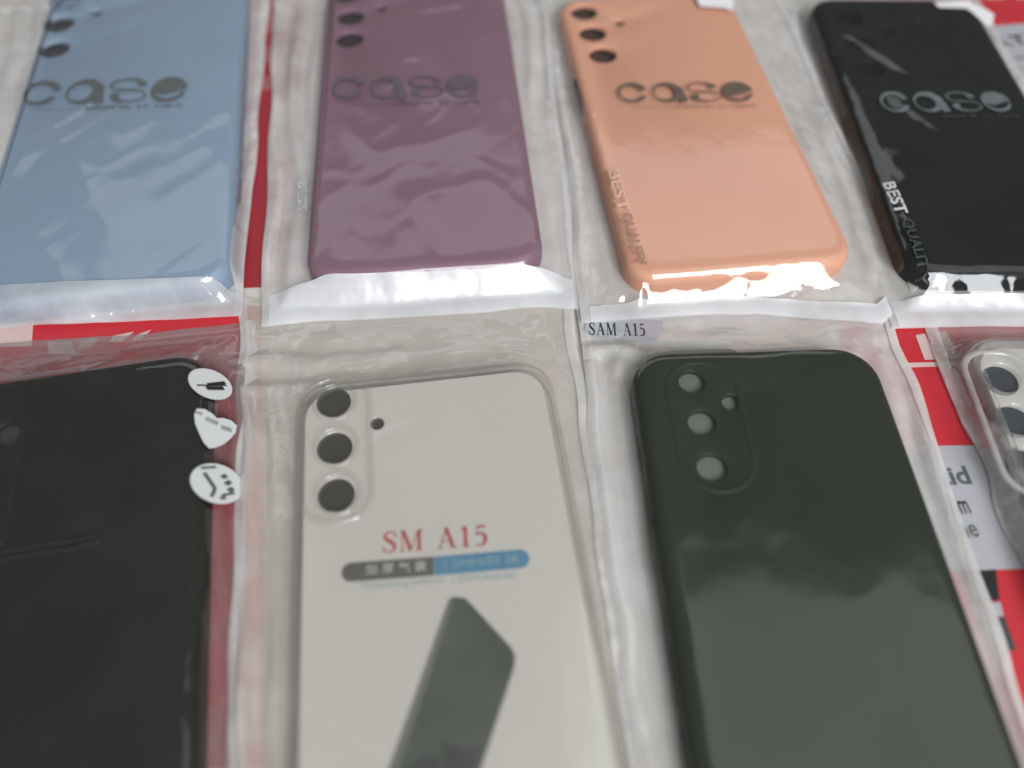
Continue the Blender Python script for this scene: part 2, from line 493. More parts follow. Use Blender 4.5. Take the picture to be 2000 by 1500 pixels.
    def build(self, label, group):
        self.o = thing("plastic_bag", label, "bag", group)
        nu, nv = self.nu, self.nv
        V = np.stack((self.X.ravel(), self.Y.ravel(), self.Z.ravel()), 1)
        idx = np.arange((nu + 1) * (nv + 1)).reshape(nu + 1, nv + 1)
        F = np.stack((idx[:-1, :-1].ravel(), idx[1:, :-1].ravel(), idx[1:, 1:].ravel(), idx[:-1, 1:].ravel()), 1)
        link_mesh("front_sheet", V.tolist(), F.tolist(), M[self.front], self.o)
        st = 2
        iu, iv = sorted(set(list(range(0, nu, st)) + [nu])), sorted(set(list(range(0, nv, st)) + [nv]))
        X, Y = self.X[np.ix_(iu, iv)], self.Y[np.ix_(iu, iv)]
        Z = self.zb + 0.00012 + 0.00008 * vnoise(X * 90, Y * 80, self.seed + 9) + self.relief[np.ix_(iu, iv)]
        a, b = X.shape
        V = np.stack((X.ravel(), Y.ravel(), Z.ravel()), 1)
        idx = np.arange(a * b).reshape(a, b)
        F = np.stack((idx[:-1, :-1].ravel(), idx[1:, :-1].ravel(), idx[1:, 1:].ravel(), idx[:-1, 1:].ravel()), 1)
        link_mesh("back_sheet", V.tolist(), F.tolist(), M[self.back], self.o)
        w = 0.0034 / self.Wb
        self.strip("side_seam", self.U[:, 0] < w, None, M['seam'])
        self.strip("side_seam", self.U[:, 0] > 1 - w, None, M['seam'])
        return self.o

    def strip(self, name, mu, mv, mat, lift=0.00025):
        """a doubled band of the front sheet: rows and columns given by masks"""
        iu = np.where(mu)[0] if mu is not None else np.arange(self.nu + 1)
        iv = np.where(mv)[0] if mv is not None else np.arange(self.nv + 1)
        X, Y, Z = (a[np.ix_(iu, iv)] for a in (self.X, self.Y, self.Z + lift))
        a, b = X.shape
        idx = np.arange(a * b).reshape(a, b)
        F = np.stack((idx[:-1, :-1].ravel(), idx[1:, :-1].ravel(), idx[1:, 1:].ravel(), idx[:-1, 1:].ravel()), 1)
        return link_mesh(name, np.stack((X.ravel(), Y.ravel(), Z.ravel()), 1).tolist(), F.tolist(), mat, self.o)

    def flap(self, mm, mat, u0=0.0, u1=1.0):
        u = self.U[:, 0]
        return self.strip("bottom_flap", (u >= u0) & (u <= u1), self.V[0, :] < mm / 1000 / self.Lb, mat, 0.0004)


# ------------------------------------------------------------------ lettering
def plane(pts, bag):
    """the flat patch that lies over the sheet at these points"""
    Q = np.array(pts)
    c = Q.mean(0)
    Q = np.concatenate([c + (Q - c) * k for k in (1, .75, .5, .25, 0)])
    h = np.array([bag.height(p) for p in Q])
    k = np.linalg.lstsq(np.c_[Q, np.ones(len(Q))], h, rcond=None)[0]
    k[2] += max(0, (h - (Q @ k[:2] + k[2])).max()) * .9
    return lambda p: float(k[0] * p[0] + k[1] * p[1] + k[2])


def drape(name, verts2, faces, zf, mat, parent, lift=0.0003):
    return link_mesh(name, [(p[0], p[1], zf(p) + lift) for p in verts2], faces, mat, parent, smooth=False)


def text_mesh(body, bold=0.0, spacing=1.0):
    cu = bpy.data.curves.new("lettering", 'FONT')
    cu.body = body
    cu.offset = bold
    cu.space_character = spacing
    cu.resolution_u = 3
    ob = bpy.data.objects.new("lettering", cu)
    col.objects.link(ob)
    bpy.context.view_layer.update()
    me = bpy.data.meshes.new_from_object(ob)
    bpy.data.objects.remove(ob)
    bpy.data.curves.remove(cu)
    V = np.array([v.co[:2] for v in me.vertices]) if len(me.vertices) else np.zeros((0, 2))
    F = [tuple(p.vertices) for p in me.polygons]
    bpy.data.meshes.remove(me)
    return V, F


def place(V, p0, p1, height=None, flip=False):
    """map flat lettering so that its baseline runs from p0 to p1 (world), at the given cap height"""
    V = np.array(V, float)
    x0, x1 = V[:, 0].min(), V[:, 0].max()
    y0, y1 = V[:, 1].min(), V[:, 1].max()
    p0, p1 = np.array(p0), np.array(p1)
    ax = p1 - p0
    ln = np.linalg.norm(ax)
    ax = ax / ln
    up = np.array((-ax[1], ax[0]))
    sx = ln / (x1 - x0)
    sy = sx if height is None else height / (y1 - y0)
    return [p0 + ax * (v[0] - x0) * sx + up * (v[1] - y0) * sy for v in V]


def text_on(name, body, p0, p1, height, zf, mat, parent, bold=0.0, lift=0.0003, spacing=1.0):
    V, F = text_mesh(body, bold, spacing)
    if not len(V):
        return None
    return drape(name, place(V, p0, p1, height), F, zf, mat, parent, lift)


def ribbon(pts, closed=False, sub=10):
    """variable-width pen stroke through (x, y, width) points"""
    P = np.array(pts, float)
    n = len(P)
    out = []
    for i in range(n - 1):
        p0, p1, p2, p3 = P[max(i - 1, 0)], P[i], P[i + 1], P[min(i + 2, n - 1)]
        for k in range(sub):
            t = k / sub
            out.append(0.5 * ((2 * p1) + (-p0 + p2) * t + (2 * p0 - 5 * p1 + 4 * p2 - p3) * t * t + (-p0 + 3 * p1 - 3 * p2 + p3) * t ** 3))
    out.append(P[-1])
    Q = np.array(out)
    tan = np.gradient(Q[:, :2], axis=0)
    tan /= np.linalg.norm(tan, axis=1)[:, None] + 1e-9
    nor = np.stack((-tan[:, 1], tan[:, 0]), 1)
    V = np.concatenate((Q[:, :2] + nor * Q[:, 2:3] / 2, Q[:, :2] - nor * Q[:, 2:3] / 2))
    m = len(Q)
    return V.tolist(), [(i, i + 1, m + i + 1, m + i) for i in range(m - 1)]


def straight(*pts):
    V, F = [], []
    for (x0, y0, x1, y1, w) in pts:
        a, b = np.array((x0, y0)), np.array((x1, y1))
        t = (b - a) / (np.linalg.norm(b - a) + 1e-9)
        nn = np.array((-t[1], t[0])) * w / 2
        k = len(V)
        V += [(a + nn).tolist(), (b + nn).tolist(), (b - nn).tolist(), (a - nn).tolist()]
        F.append((k, k + 1, k + 2, k + 3))
    return V, F


def merge(parts):
    V, F = [], []
    for dx, dy, s, (v, f) in parts:
        k = len(V)
        V += [(x * s + dx, y * s + dy) for x, y in v]
        F += [tuple(i + k for i in q) for q in f]
    return V, F


def serif(ch):
    if ch == 'S':
        a = ribbon([(.56, .74, .03), (.50, .92, .06), (.32, .985, .08), (.13, .88, .12), (.13, .70, .16), (.32, .53, .19), (.50, .36, .17), (.52, .16, .12), (.34, .015, .07), (.14, .07, .06), (.05, .27, .03)])
        return merge([(0, 0, 1, a), (0, 0, 1, straight((.57, .68, .57, 1.0, .035), (.05, 0, .05, .32, .035)))]), .62
    if ch == 'M':
        return straight((.11, 0.02, .11, .98, .05), (.15, 1.0, .47, 0.02, .17), (.46, .02, .80, .98, .05), (.84, .02, .84, .98, .16),
                        (0, .02, .22, .02, .05), (0, .98, .2, .98, .05), (.70, .02, 1.0, .02, .05), (.78, .98, 1.0, .98, .05)), 1.02
    if ch == 'A':
        return straight((.10, .02, .40, 1.0, .055), (.39, 1.0, .68, .02, .17), (.18, .34, .58, .34, .05), (0, .02, .22, .02, .05), (.52, .02, .84, .02, .05)), .84
    if ch == '1':
        return straight((.25, .02, .25, 1.0, .17), (.06, .86, .25, .97, .06), (.06, .02, .44, .02, .05)), .5
    if ch == '5':
        b = ribbon([(.10, .52, .04), (.24, .62, .09), (.42, .54, .15), (.48, .32, .18), (.40, .10, .13), (.22, .01, .07), (.05, .08, .10)])
        return merge([(0, 0, 1, b), (0, 0, 1, straight((.10, .50, .14, .98, .045), (.12, .94, .50, .94, .12)))]), .56
    return ([], []), .35


def serif_text(body, gap=.1):
    x, parts = 0, []
    for ch in body:
        gph, w = serif(ch)
        if gph[0]:
            parts.append((x, 0, 1, gph))
        x += w + gap
    return merge(parts)


def crescent(a0, a1, ic=(0, 0), ir=0.7, ox=1.0, oy=1.0, n=40):
    """band between an outer ellipse and an off-centre inner one, from angle a0 to a1"""
    V, F = [], []
    for k in range(n + 1):
        a = R(a0 + (a1 - a0) * k / n)
        V.append((ox * math.cos(a), oy * math.sin(a)))
        V.append((ox * (ic[0] + ir * math.cos(a)), oy * (ic[1] + ir * math.sin(a))))
    for k in range(n):
        F.append((2 * k, 2 * k + 1, 2 * k + 3, 2 * k + 2))
    return V, F


def logo_letters():
    c = crescent(16, 336, (-.12, -.06), .72)
    a = merge([(0, 0, 1, crescent(0, 360, (-.20, -.05), .69)), (0, 0, 1, straight((.72, .45, 1.02, -.98, .52)))])
    up = crescent(8, 300, (-.10, -.02), .76, 1.0, .54)
    dn = crescent(-172, 110, (.12, .02), .78, 1.0, .54)
    s = merge([(-.10, .46, 1, up), (.12, -.46, 1, dn), (0, 0, 1, straight((-.55, .06, .85, -.06, .12), (.45, .52, .90, .50, .30), (-.85, -.40, -.40, -.42, .36)))])
    V, F = [], []
    n = 44
    for k in range(n + 1):                                     # filled upper bowl above a curved slit
        x = -1 + 2 * k / n
        hi = math.sqrt(max(0, 1 - x * x))
        lo = -0.10 - 0.24 * math.exp(-((x + .15) / .5) ** 2) + .10 * x
        lo = max(lo, -hi)
        V += [(x, hi), (x, lo)]
    for k in range(n):
        F.append((2 * k, 2 * k + 1, 2 * k + 3, 2 * k + 2))
    e = merge([(0, 0, 1, (V, F)), (0, 0, 1, crescent(188, 342, (.0, .10), .84))])
    return merge([(0, 0, 1, c), (2.35, 0, 1, a), (4.78, 0, 1, s), (7.05, 0, 1, e)])


LOGO = logo_letters()


def fine_print(n, seed):
    """a line of lettering too small to read: short strokes"""
    rng = random.Random(seed)
    parts, x = [], 0
    for k in range(n):
        if k in (n // 2, n // 2 + 3):
            x += .55
            continue
        st = [(x, 0, x, .9, .22)]
        if rng.random() < .7:
            st.append((x, rng.choice((.08, .5, .85)), x + .55, rng.choice((.08, .5, .85)), .22))
        if rng.random() < .6:
            st.append((x + .55, 0, x + .55, .9, .22))
        parts.append((0, 0, 1, straight(*st)))
        x += .9
    return merge(parts)


def print_logo(bag, px0, px1, top_px, bot_px, z, mat, fine_mat):
    """the word printed on the front sheet: left end, right end of its middle line, upper and lower pixel row"""
    p0, p1 = g(*px0, z), g(*px1, z)
    h = abs(g((px0[0] + px1[0]) / 2, top_px, z)[1] - g((px0[0] + px1[0]) / 2, bot_px, z)[1])
    V, F = LOGO
    ax = (p1 - p0) / np.linalg.norm(p1 - p0)
    up = np.array((-ax[1], ax[0]))
    drape("printed_word", place(V, p0 - up * h / 2, p1 - up * h / 2, h), F, bag.height, mat, bag.o)
    V, F = fine_print(15, 3)
    ln = np.linalg.norm(p1 - p0)
    q0 = p0 + ax * ln * .42 - up * (h * .5 + .0034)
    q1 = p0 + ax * ln * 1.0 - up * (h * .5 + .0034)
    drape("fine_print", place(V, q0, q1, .0017), F, bag.height, fine_mat, bag.o)
    q0 = p0 + ax * ln * .12 - up * (h * .5 + .0030)
    q1 = p0 + ax * ln * .41 - up * (h * .5 + .0030)
    V, F = straight(*[(k, 0, k + 1, 0, .14) for k in range(8)])
    drape("printed_rule", place(V, q0, q1, .00022), F, bag.height, fine_mat, bag.o)


def quad_from(corner, which, rot, W, L):
    r, u = np.array((math.cos(R(rot)), math.sin(R(rot)))), np.array((-math.sin(R(rot)), math.cos(R(rot))))
    c = np.array(corner, float)
    bl = {'bl': c, 'br': c - r * W, 'tr': c - r * W - u * L, 'tl': c - u * L}[which]
    return [bl, bl + r * W, bl + r * W + u * L, bl + u * L]


def holes_px(fr, T, items):
    out = []
    for (x, y, r) in items:
        a, b = fr.l(g(x, y, fr.z0 + T))
        out.append((a, b, r, r))
    return out


# ------------------------------------------------------------------ table
tb = slab("table", [(-1.2, -0.5), (1.2, -0.5), (1.2, 1.3), (-1.2, 1.3)], -0.03, 0.03, M['table'])
tb["kind"] = "structure"


# ------------------------------------------------------------------ printed red cards lying under the bags
def card(label, pts, mat, z=0.0, t=0.0004):
    o = thing("printed_card", label, "card")
    slab("sheet", pts, z + 0.00005, t, mat, o)
    return o, z + 0.00005 + t


def print_px(name, pts, z, mat, parent, d=0.00006):
    return slab(name, [g(x, y, z) for x, y in pts], z + d, 0.00003, mat, parent)


def flat(z):
    return lambda p: z


cA, zA = card("dark red printed card showing between the blue and the purple case", [g(380, 566), g(560, 560), g(600, -60), g(430, -60)], M['red_dark'])
for y0, y1 in ((28, 62), (92, 122), (150, 176)):
    print_px("pale_bar", [(505, y1), (545, y1), (548, y0), (508, y0)], zA, M['rose'], cA)
cB, zB = card("bright red printed card under the bag of the charcoal case", [g(-120, 1500), g(520, 1500), g(510, 600), g(-200, 600)], M['red'])
for pts in ([(92, 668), (140, 668), (150, 690), (96, 692)], [(160, 664), (192, 660), (180, 676), (150, 682)],
            [(222, 656), (262, 648), (236, 668), (214, 668)], [(268, 654), (296, 644), (276, 662), (258, 664)]):
    print_px("pale_letter", pts, zB, M['paper_pink'], cB)
print_px("pale_panel", [(-120, 680), (62, 676), (66, 622), (-120, 625)], zB, M['paper_pink'], cB)
cC, zC = card("red and grey printed card beside the black case's bag", [g(1640, 330), g(2150, 330), g(2200, -90), g(1640, -90)], M['red'])
print_px("grey_panel", [(1850, 320), (2130, 320), (2180, 32), (1850, 58)], zC, M['paper_grey'], cC)
text_on("lettering", "S.T", g(1950, 92, zC), g(2012, 86, zC), .0075, flat(zC), M['ink_black'], cC, bold=0.03, lift=.0001)
text_on("lettering", "wi", g(1982, 119, zC), g(2012, 116, zC), .0040, flat(zC), M['ink_grey'], cC, lift=.0001)
text_on("lettering", "c", g(1990, 143, zC), g(2006, 142, zC), .0040, flat(zC), M['ink_grey'], cC, lift=.0001)
for x in (1925, 1985):
    print_px("pale_letter", [(x, -2), (x + 40, -3), (x + 48, -25), (x, -25)], zC, M['paper_pink'], cC)
cD, zD = card("red card with white letters and grey text panel under the transparent case's bag", [g(1640, 1500), g(2150, 1500), g(2100, 610), g(1640, 610)], M['red'])
print_px("grey_panel", [(1700, 1120), (2100, 1108), (2100, 868), (1700, 872)], zD, M['paper_grey'], cD)
print_px("pale_letter", [(1806, 703), (1834, 702), (1806, 652), (1788, 655)], zD, M['paper_pink'], cD)
print_px("pale_letter", [(1850, 702), (1880, 701), (1846, 648), (1826, 650)], zD, M['paper_pink'], cD)
print_px("pale_bar", [(1768, 718), (1900, 714), (1896, 706), (1766, 709)], zD, M['paper_pink'], cD)
print_px("dark_square", [(1895, 1178), (1952, 1172), (1945, 1112), (1872, 1118)], zD, M['ink_black'], cD)
print_px("dark_square", [(1935, 1275), (1985, 1270), (1962, 1205), (1905, 1212)], zD, M['ink_dim'], cD)
print_px("pale_bar", [(1905, 1208), (1960, 1203), (1953, 1176), (1896, 1181)], zD, M['paper_grey'], cD)
text_on("lettering", "aid", g(1835, 950, zD), g(1900, 946, zD), .0062, flat(zD), M['ink_grey'], cD, bold=.03, lift=.0001)
text_on("lettering", "om", g(1862, 1006, zD), g(1898, 1003, zD), .0042, flat(zD), M['ink_black'], cD, bold=.02, lift=.0001)
text_on("lettering", "ne", g(1880, 1052, zD), g(1915, 1049, zD), .0040, flat(zD), M['ink_grey'], cD, bold=.02, lift=.0001)

# ------------------------------------------------------------------ phone cases in their bags: back row
G_BAG = "plastic bags laid out on the table"
G_CASE = "phone cases in plastic bags"
ZB, TB = 0.0022, 0.0093
HOLE_R, FLASH_R = 0.0064, 0.0029


def solid_case(fr, W, L, T, holes, mat, label, **kw):
    o = thing("phone_case", label, "phone case", G_CASE)
    case_shell("shell", fr, W, L, T, holes, M[mat], o, **kw)
    slab("hole_shade_plate", [fr.w(a, b) for a, b in rrect(W - .006, L - .006, .008)], fr.z0 + T - .0048, .0004, M['lining_' + mat], o)  # added plate, its dark colour stands for the shade inside the case
    return o


# blue
fb = frame_from_corner((-0.0945, 0.1705), 'br', 9.0, 0.0885, 0.189, ZB)
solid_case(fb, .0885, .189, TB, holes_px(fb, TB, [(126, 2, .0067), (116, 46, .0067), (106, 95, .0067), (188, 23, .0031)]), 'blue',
           "pale blue phone case with three round camera holes")
bag_b = Bag([g(-150, 652, ZB), g(474, 612, ZB), g(538, -110, ZB), g(-60, -110, ZB)], ZB, fb, .0885, .189, TB, 3, loose=.75, front='clear_soft', creases=26, power=1.3, inside=.00015, crinkle=.0003)
bag_b.build("clear bag with grey printed word around the pale blue case", G_BAG)
bag_b.flap(10.5, M['flap_glare'])
print_logo(bag_b, (48, 186), (366, 178), 158, 206, ZB + TB, M['ink_grey'], M['ink_grey'])

# purple
fp = frame_from_corner((0.0115, 0.1785), 'br', 5.2, 0.0815, 0.182, ZB)
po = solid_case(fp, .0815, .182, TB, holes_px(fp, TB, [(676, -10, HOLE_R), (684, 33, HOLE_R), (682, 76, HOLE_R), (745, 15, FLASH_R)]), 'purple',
                "muted purple phone case with a dark port opening at its foot")
bag_p = Bag([g(510, 638, ZB), g(1136, 600, ZB), g(1050, -150, ZB), g(543, -150, ZB)], ZB, fp, .0815, .182, TB, 8, loose=.8, front='clear_soft', creases=26, power=1.2, inside=.00015, crinkle=.00028,
            folds=[(g(800, 32, .011), g(930, 10, .011), .0016, .0007), (g(700, 470, .011), g(840, 400, .011), .006, .0004)])
bag_p.build("clear bag with faint printed word around the purple case", G_BAG)
bag_p.flap(13, M['flap'], .02, .98)
print_logo(bag_p, (650, 176), (936, 172), 152, 197, ZB + TB, M['ink_faint'], M['ink_faint'])

# peach
fe = frame_from_corner((0.1185, 0.1790), 'br', 6.6, 0.0795, 0.170, ZB)
eo = solid_case(fe, .0795, .170, TB, holes_px(fe, TB, [(1140, 23, HOLE_R), (1157, 64, HOLE_R), (1177, 106, HOLE_R), (1210, 43, FLASH_R)]), 'peach',
                "peach orange phone case with a button slot in its side")
bag_e = Bag([g(1138, 634, ZB + .0008), g(1792, 566, ZB + .0008), g(1470, -110, ZB), g(1052, -110, ZB)], ZB + .0008, fe, .0795, .170, TB, 15, loose=2.2, front='clear', creases=34, power=1.15,
            bottom_bulge=([0, .5, .86, 1.0], [0, -.0025, -.0125, 0]), inside=.00006, fine=.00005)
bag_e.build("clear bag with dark printed word around the peach case", G_BAG)
bag_e.flap(6.5, M['flap'], .02, .9)
print_logo(bag_e, (1206, 188), (1468, 186), 166, 205, ZB + TB, M['ink_brown'], M['ink_peach'])

# black, back row
fk = frame_from_corner((0.2085, 0.1725), 'br', -0.4, 0.0745, 0.1675, ZB)
ko = solid_case(fk, .0745, .1675, TB, [(-.0225, .0665, HOLE_R, HOLE_R), (-.0225, .048, HOLE_R, HOLE_R), (-.0225, .030, HOLE_R, HOLE_R), (-.008, .057, FLASH_R, FLASH_R)], 'black',
                "plain black phone case lying beside the peach one")
bag_k = Bag([g(1738, 640, ZB), g(2262, 628, ZB), g(1902, -16, ZB), g(1520, -20, ZB)], ZB, fk, .0745, .1675, TB, 21, loose=.9, front='clear', creases=30, power=1.25, inside=.00015, crinkle=.0003)
bag_k.build("clear bag with pale grey printed word around the black case", G_BAG)
bag_k.flap(11, M['flap'], .02, .98)
print_logo(bag_k, (1718, 203), (1970, 203), 184, 224, ZB + TB, M['ink_pale'], M['ink_dim'])


def side_text(bag, body, px0, px1, h, mat):
    z = ZB + TB
    text_on("side_lettering", body, g(*px0, z), g(*px1, z), h, bag.height, mat, bag.o, bold=.025, lift=.0006)


side_text(bag_e, "BEST", (1186, 340), (1207, 420), .0042, M['ink_sheen'])
side_text(bag_e, "QUALITY", (1209, 425), (1240, 528), .0042, M['ink_peach'])
side_text(bag_k, "BEST", (1722, 360), (1748, 422), .0042, M['ink_white'])
side_text(bag_k, "QUALITY", (1754, 432), (1797, 545), .0042, M['ink_dim'])
side_text(bag_p, "BEST", (576, 340), (575, 406), .0042, M['ink_white'])

# ------------------------------------------------------------------ front row
ZF = 0.0008
TF = 0.0096


def px_folds(z, items):
    return [(g(x0, y0, z), g(x1, y1, z), w, h) for (x0, y0, x1, y1, w, h) in items]


FOLD_T = px_folds(.008, [(985, 706, 1045, 716, .0006, .0010), (1040, 712, 1072, 772, .0007, .0010), (1078, 778, 1128, 705, .0018, .0016), (820, 690, 1060, 652, .0012, .0012),
                         (560, 742, 690, 690, .0012, .0010), (930, 668, 1100, 690, .0009, .0010), (1085, 800, 1150, 1010, .0012, .0010), (1130, 1000, 1200, 1380, .0012, .0013),
                         (1150, 960, 1235, 1400, .0008, .0011), (520, 800, 505, 1100, .0014, .0012), (545, 1150, 562, 1200, .0008, .0010), (640, 700, 860, 690, .0007, .0009)])
FOLD_D = px_folds(.006, [(1160, 690, 1178, 770, .0010, .0014), (1165, 772, 1250, 800, .0012, .0014), (1560, 672, 1720, 628, .0018, .0014), (1190, 820, 1240, 1050, .0014, .0013),
                         (1230, 1000, 1310, 1420, .0014, .0014), (1300, 640, 1500, 650, .0010, .0010), (1165, 880, 1215, 1180, .0010, .0012)])
FOLD_R = px_folds(.006, [(1830, 690, 1890, 650, .0008, .0012), (1845, 850, 1890, 770, .0006, .0012), (1880, 800, 1920, 720, .0006, .0012), (1860, 880, 1920, 850, .0005, .0010),
                         (1905, 720, 1990, 680, .0007, .0010), (1875, 940, 1960, 900, .0005, .0010), (1930, 1000, 1990, 975, .0005, .0012), (1850, 660, 2000, 668, .0010, .0010)])

# transparent case with its white insert card
ft = frame_from_corner(g(1072, 694, ZF + TF), 'tr', 7.6, 0.0790, 0.164, ZF)
to = thing("phone_case", "transparent phone case with a raised camera frame over a white card", "phone case", G_CASE)
th = holes_px(ft, TF, [(655, 785, .0056), (657, 873, .0056), (660, 965, .0056), (737, 827, .0024)])
case_shell("shell", ft, .0790, .164, TF, th, M['clear_tpu'], to, RC=.011, rb=.003)
ca, cb = (th[0][0] + th[2][0]) / 2, (th[0][1] + th[2][1]) / 2
ridge("camera_frame", ft, [(a + ca, b + cb) for a, b in rrect(.0195, .0475, .008)], ZF + TF - .0002, .0020, .0011, M['clear_tpu'], to)
for (a, b, r, _) in th[:3]:
    ridge("lens_ring", ft, [(a + (r + .0007) * math.cos(2 * math.pi * k / 28), b + (r + .0007) * math.sin(2 * math.pi * k / 28)) for k in range(28)], ZF + TF - .0002, .0013, .0010, M['clear_tpu'], to)
zc = ZF + TF - .0024
cc = thing("insert_card", "white insert card with red SM A15 lettering inside the transparent case", "card")
slab("sheet", [ft.w(a, b) for a, b in rrect(.0725, .157, .009)], zc, .0004, M['card_white'], cc)
zt = zc + .0004
for (x, y) in ((652, 787), (654, 876), (657, 968)):
    a, b = ft.l(g(x, y, zt))
    slab("lens_print", [ft.w(a + .0052 * math.cos(2 * math.pi * k / 28), b + .0052 * math.sin(2 * math.pi * k / 28)) for k in range(28)], zt + .00006, .00003, M['lens_print'], cc)
a, b = ft.l(g(737, 828, zt))
slab("lens_print", [ft.w(a + .0021 * math.cos(2 * math.pi * k / 20), b + .0021 * math.sin(2 * math.pi * k / 20)) for k in range(20)], zt + .00006, .00003, M['lens_print'], cc)
V, F = serif_text("SM A15", .13)
drape("red_lettering", place(V, g(748, 1081, zt), g(953, 1066, zt), .0062), F, flat(zt), M['red_text'], cc, .0001)


def pill_px(x0, y0, x1, y1, half, left_round, right_round):
    p0, p1 = g(x0, y0, zt), g(x1, y1, zt)
    ax = (p1 - p0) / np.linalg.norm(p1 - p0)
    up = np.array((-ax[1], ax[0]))
    pts = []
    if right_round:
        pts += [p1 - ax * half + half * (ax * math.cos(a) + up * math.sin(a)) for a in np.linspace(-math.pi / 2, math.pi / 2, 14)]
    else:
        pts += [p1 - up * half, p1 + up * half]
    if left_round:
        pts += [p0 + ax * half + half * (ax * math.cos(a) + up * math.sin(a)) for a in np.linspace(math.pi / 2, 3 * math.pi / 2, 14)]
    else:
        pts += [p0 + up * half, p0 - up * half]
    return pts


slab("dark_pill", pill_px(667, 1119, 848, 1106, .0026, True, False), zt + .00006, .00003, M['pill_dark'], cc)
slab("blue_pill", pill_px(849, 1106, 1034, 1090, .0026, False, True), zt + .00006, .00003, M['pill_blue'], cc)
text_on("pill_lettering", "加 厚 气 囊", g(714, 1123, zt), g(833, 1115, zt), .0028, flat(zt), M['card_white'], cc, lift=.00016)
text_on("pill_lettering", "1.5MM/防 摔", g(868, 1112, zt), g(1015, 1101, zt), .0028, flat(zt), M['pale_blue'], cc, lift=.00016)
text_on("small_lettering", "Thickening balloon", g(703, 1156, zt), g(868, 1142, zt), .0023, flat(zt), M['pale_blue'], cc, lift=.0001)
text_on("small_lettering", "1.5MM/Anti-fall", g(884, 1140, zt), g(1007, 1130, zt), .0021, flat(zt), M['pale_blue'], cc, lift=.0001)
PH = [(876, 1172), (886, 1166), (908, 1168), (920, 1180), (998, 1264), (1006, 1280), (1004, 1304), (940, 1500), (905, 1620), (712, 1620), (765, 1485), (808, 1365), (850, 1245)]
slab("phone_picture", [g(x, y, zt) for x, y in PH], zt + .00005, .00003, M['phone_print'], cc)
slab("phone_edge", [g(x, y, zt) for x, y in [(878, 1174), (884, 1176), (862, 1245), (824, 1365), (782, 1490), (735, 1620), (714, 1620), (766, 1485), (809, 1365), (851, 1245)]], zt + .0001, .00003, M['phone_edge'], cc)
slab("dark_pattern", [g(x, y, zt) for x, y in [(858, 1442), (880, 1458), (915, 1462), (944, 1452), (930, 1500), (905, 1590), (880, 1540)]], zt + .0001, .00003, M['phone_shade'], cc)
slab("dark_pattern", [g(x, y, zt) for x, y in [(800, 1500), (822, 1480), (850, 1478), (862, 1500), (850, 1570), (790, 1590)]], zt + .0001, .00003, M['phone_shade'], cc)

bag_t = Bag([g(452, 1720, ZF), g(1290, 1720, ZF), g(1112, 585, ZF), g(468, 585, ZF)], ZF, ft, .0790, .164, TF, 30, loose=1.5, front='clear', back='beige_shaded', relief=.0019, creases=36, power=1.3, inside=.00004, crinkle=.00010, blur=2, folds=FOLD_T, bumps=[(ca, cb, .0125, .0265, .0008)])
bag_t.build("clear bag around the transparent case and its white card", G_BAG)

# dark green-black case
fd = frame_from_corner((0.1140, 0.1450), 'tr', 2.3, 0.0775, 0.165, ZF)
do = thing("phone_case", "dark greenish black phone case with an oval raised camera area", "phone case", G_CASE)
dh = holes_px(fd, TF, [(1351, 745, .0044), (1371, 825, .0046), (1391, 913, .0048), (1428, 785, .0032)])
case_shell("shell", fd, .0775, .165, TF, dh, M['green_black'], do, RC=.013, rb=.0040)
da, dbb = (dh[0][0] + dh[2][0]) / 2 + .0025, (dh[0][1] + dh[2][1]) / 2
ridge("camera_frame", fd, [(a + da, b + dbb) for a, b in rrect(.0215, .0440, .0105)], ZF + TF - .0002, .0022, .00045, M['green_black'], do)
ridge("button", fd, [(a - .0379, b + .018) for a, b in rrect(.0016, .019, .0007, 4)], ZF + .005, .0012, .0022, M['green_black'], do)
haze_plate = slab("insert_card", [fd.w(a + da, b + dbb) for a, b in rrect(.030, .056, .004)], ZF + TF - .0024, .0004, M['hole_haze'])  # added plate under the holes, imitates the hazy film over them
haze_plate["label"], haze_plate["category"] = "added plate imitating pale film haze in the camera holes of the greenish black case", "card"
bag_d = Bag([g(1262, 1720, ZF + .0004), g(2112, 1720, ZF + .0004), g(1732, 590, ZF + .0004), g(1122, 585, ZF + .0004)], ZF + .0004, fd, .0775, .165, TF, 44, relief=.0018, loose=1.4, front='clear_wavy', creases=34, power=1.25,
            inside=.00013, crinkle=.00007, folds=FOLD_D, bumps=[(da, dbb, .0130, .0245, .0003)])
bag_d.build("clear bag with a white sticker around the greenish black case", G_BAG)

# charcoal case, far left
fc = frame_from_corner((-0.0960, 0.1430), 'tr', 11.0, 0.0790, 0.165, ZF)
co = thing("phone_case", "charcoal phone case with a raised camera panel", "phone case", G_CASE)
case_shell("shell", fc, .0790, .165, TF, holes_px(fc, TF, [(12, 850, .0046)]), M['charcoal'], co, RC=.012, rb=.0035)
slab("hole_shade_plate", [fc.w(a, b) for a, b in rrect(.073, .159, .008)], ZF + TF - .004, .0004, M['lining_charcoal'], co)  # added plate that darkens the camera hole by its colour
pa, pb = fc.l(g(62, 745, ZF + TF)); pc, pd = fc.l(g(40, 1065, ZF + TF))
ridge("camera_panel", fc, [(a + pa - .0175, b + (pb + pd) / 2) for a, b in rrect(.035, abs(pb - pd), .004)], ZF + TF - .0002, .0016, .0007, M['charcoal'], co)
qa, qb = fc.l(g(110, 1066, ZF + TF))
ridge("cross_ridge", fc, [(a + qa - .014, b + qb) for a, b in rrect(.050, .0022, .001, 4)], ZF + TF - .0003, .0016, .0008, M['charcoal'], co)
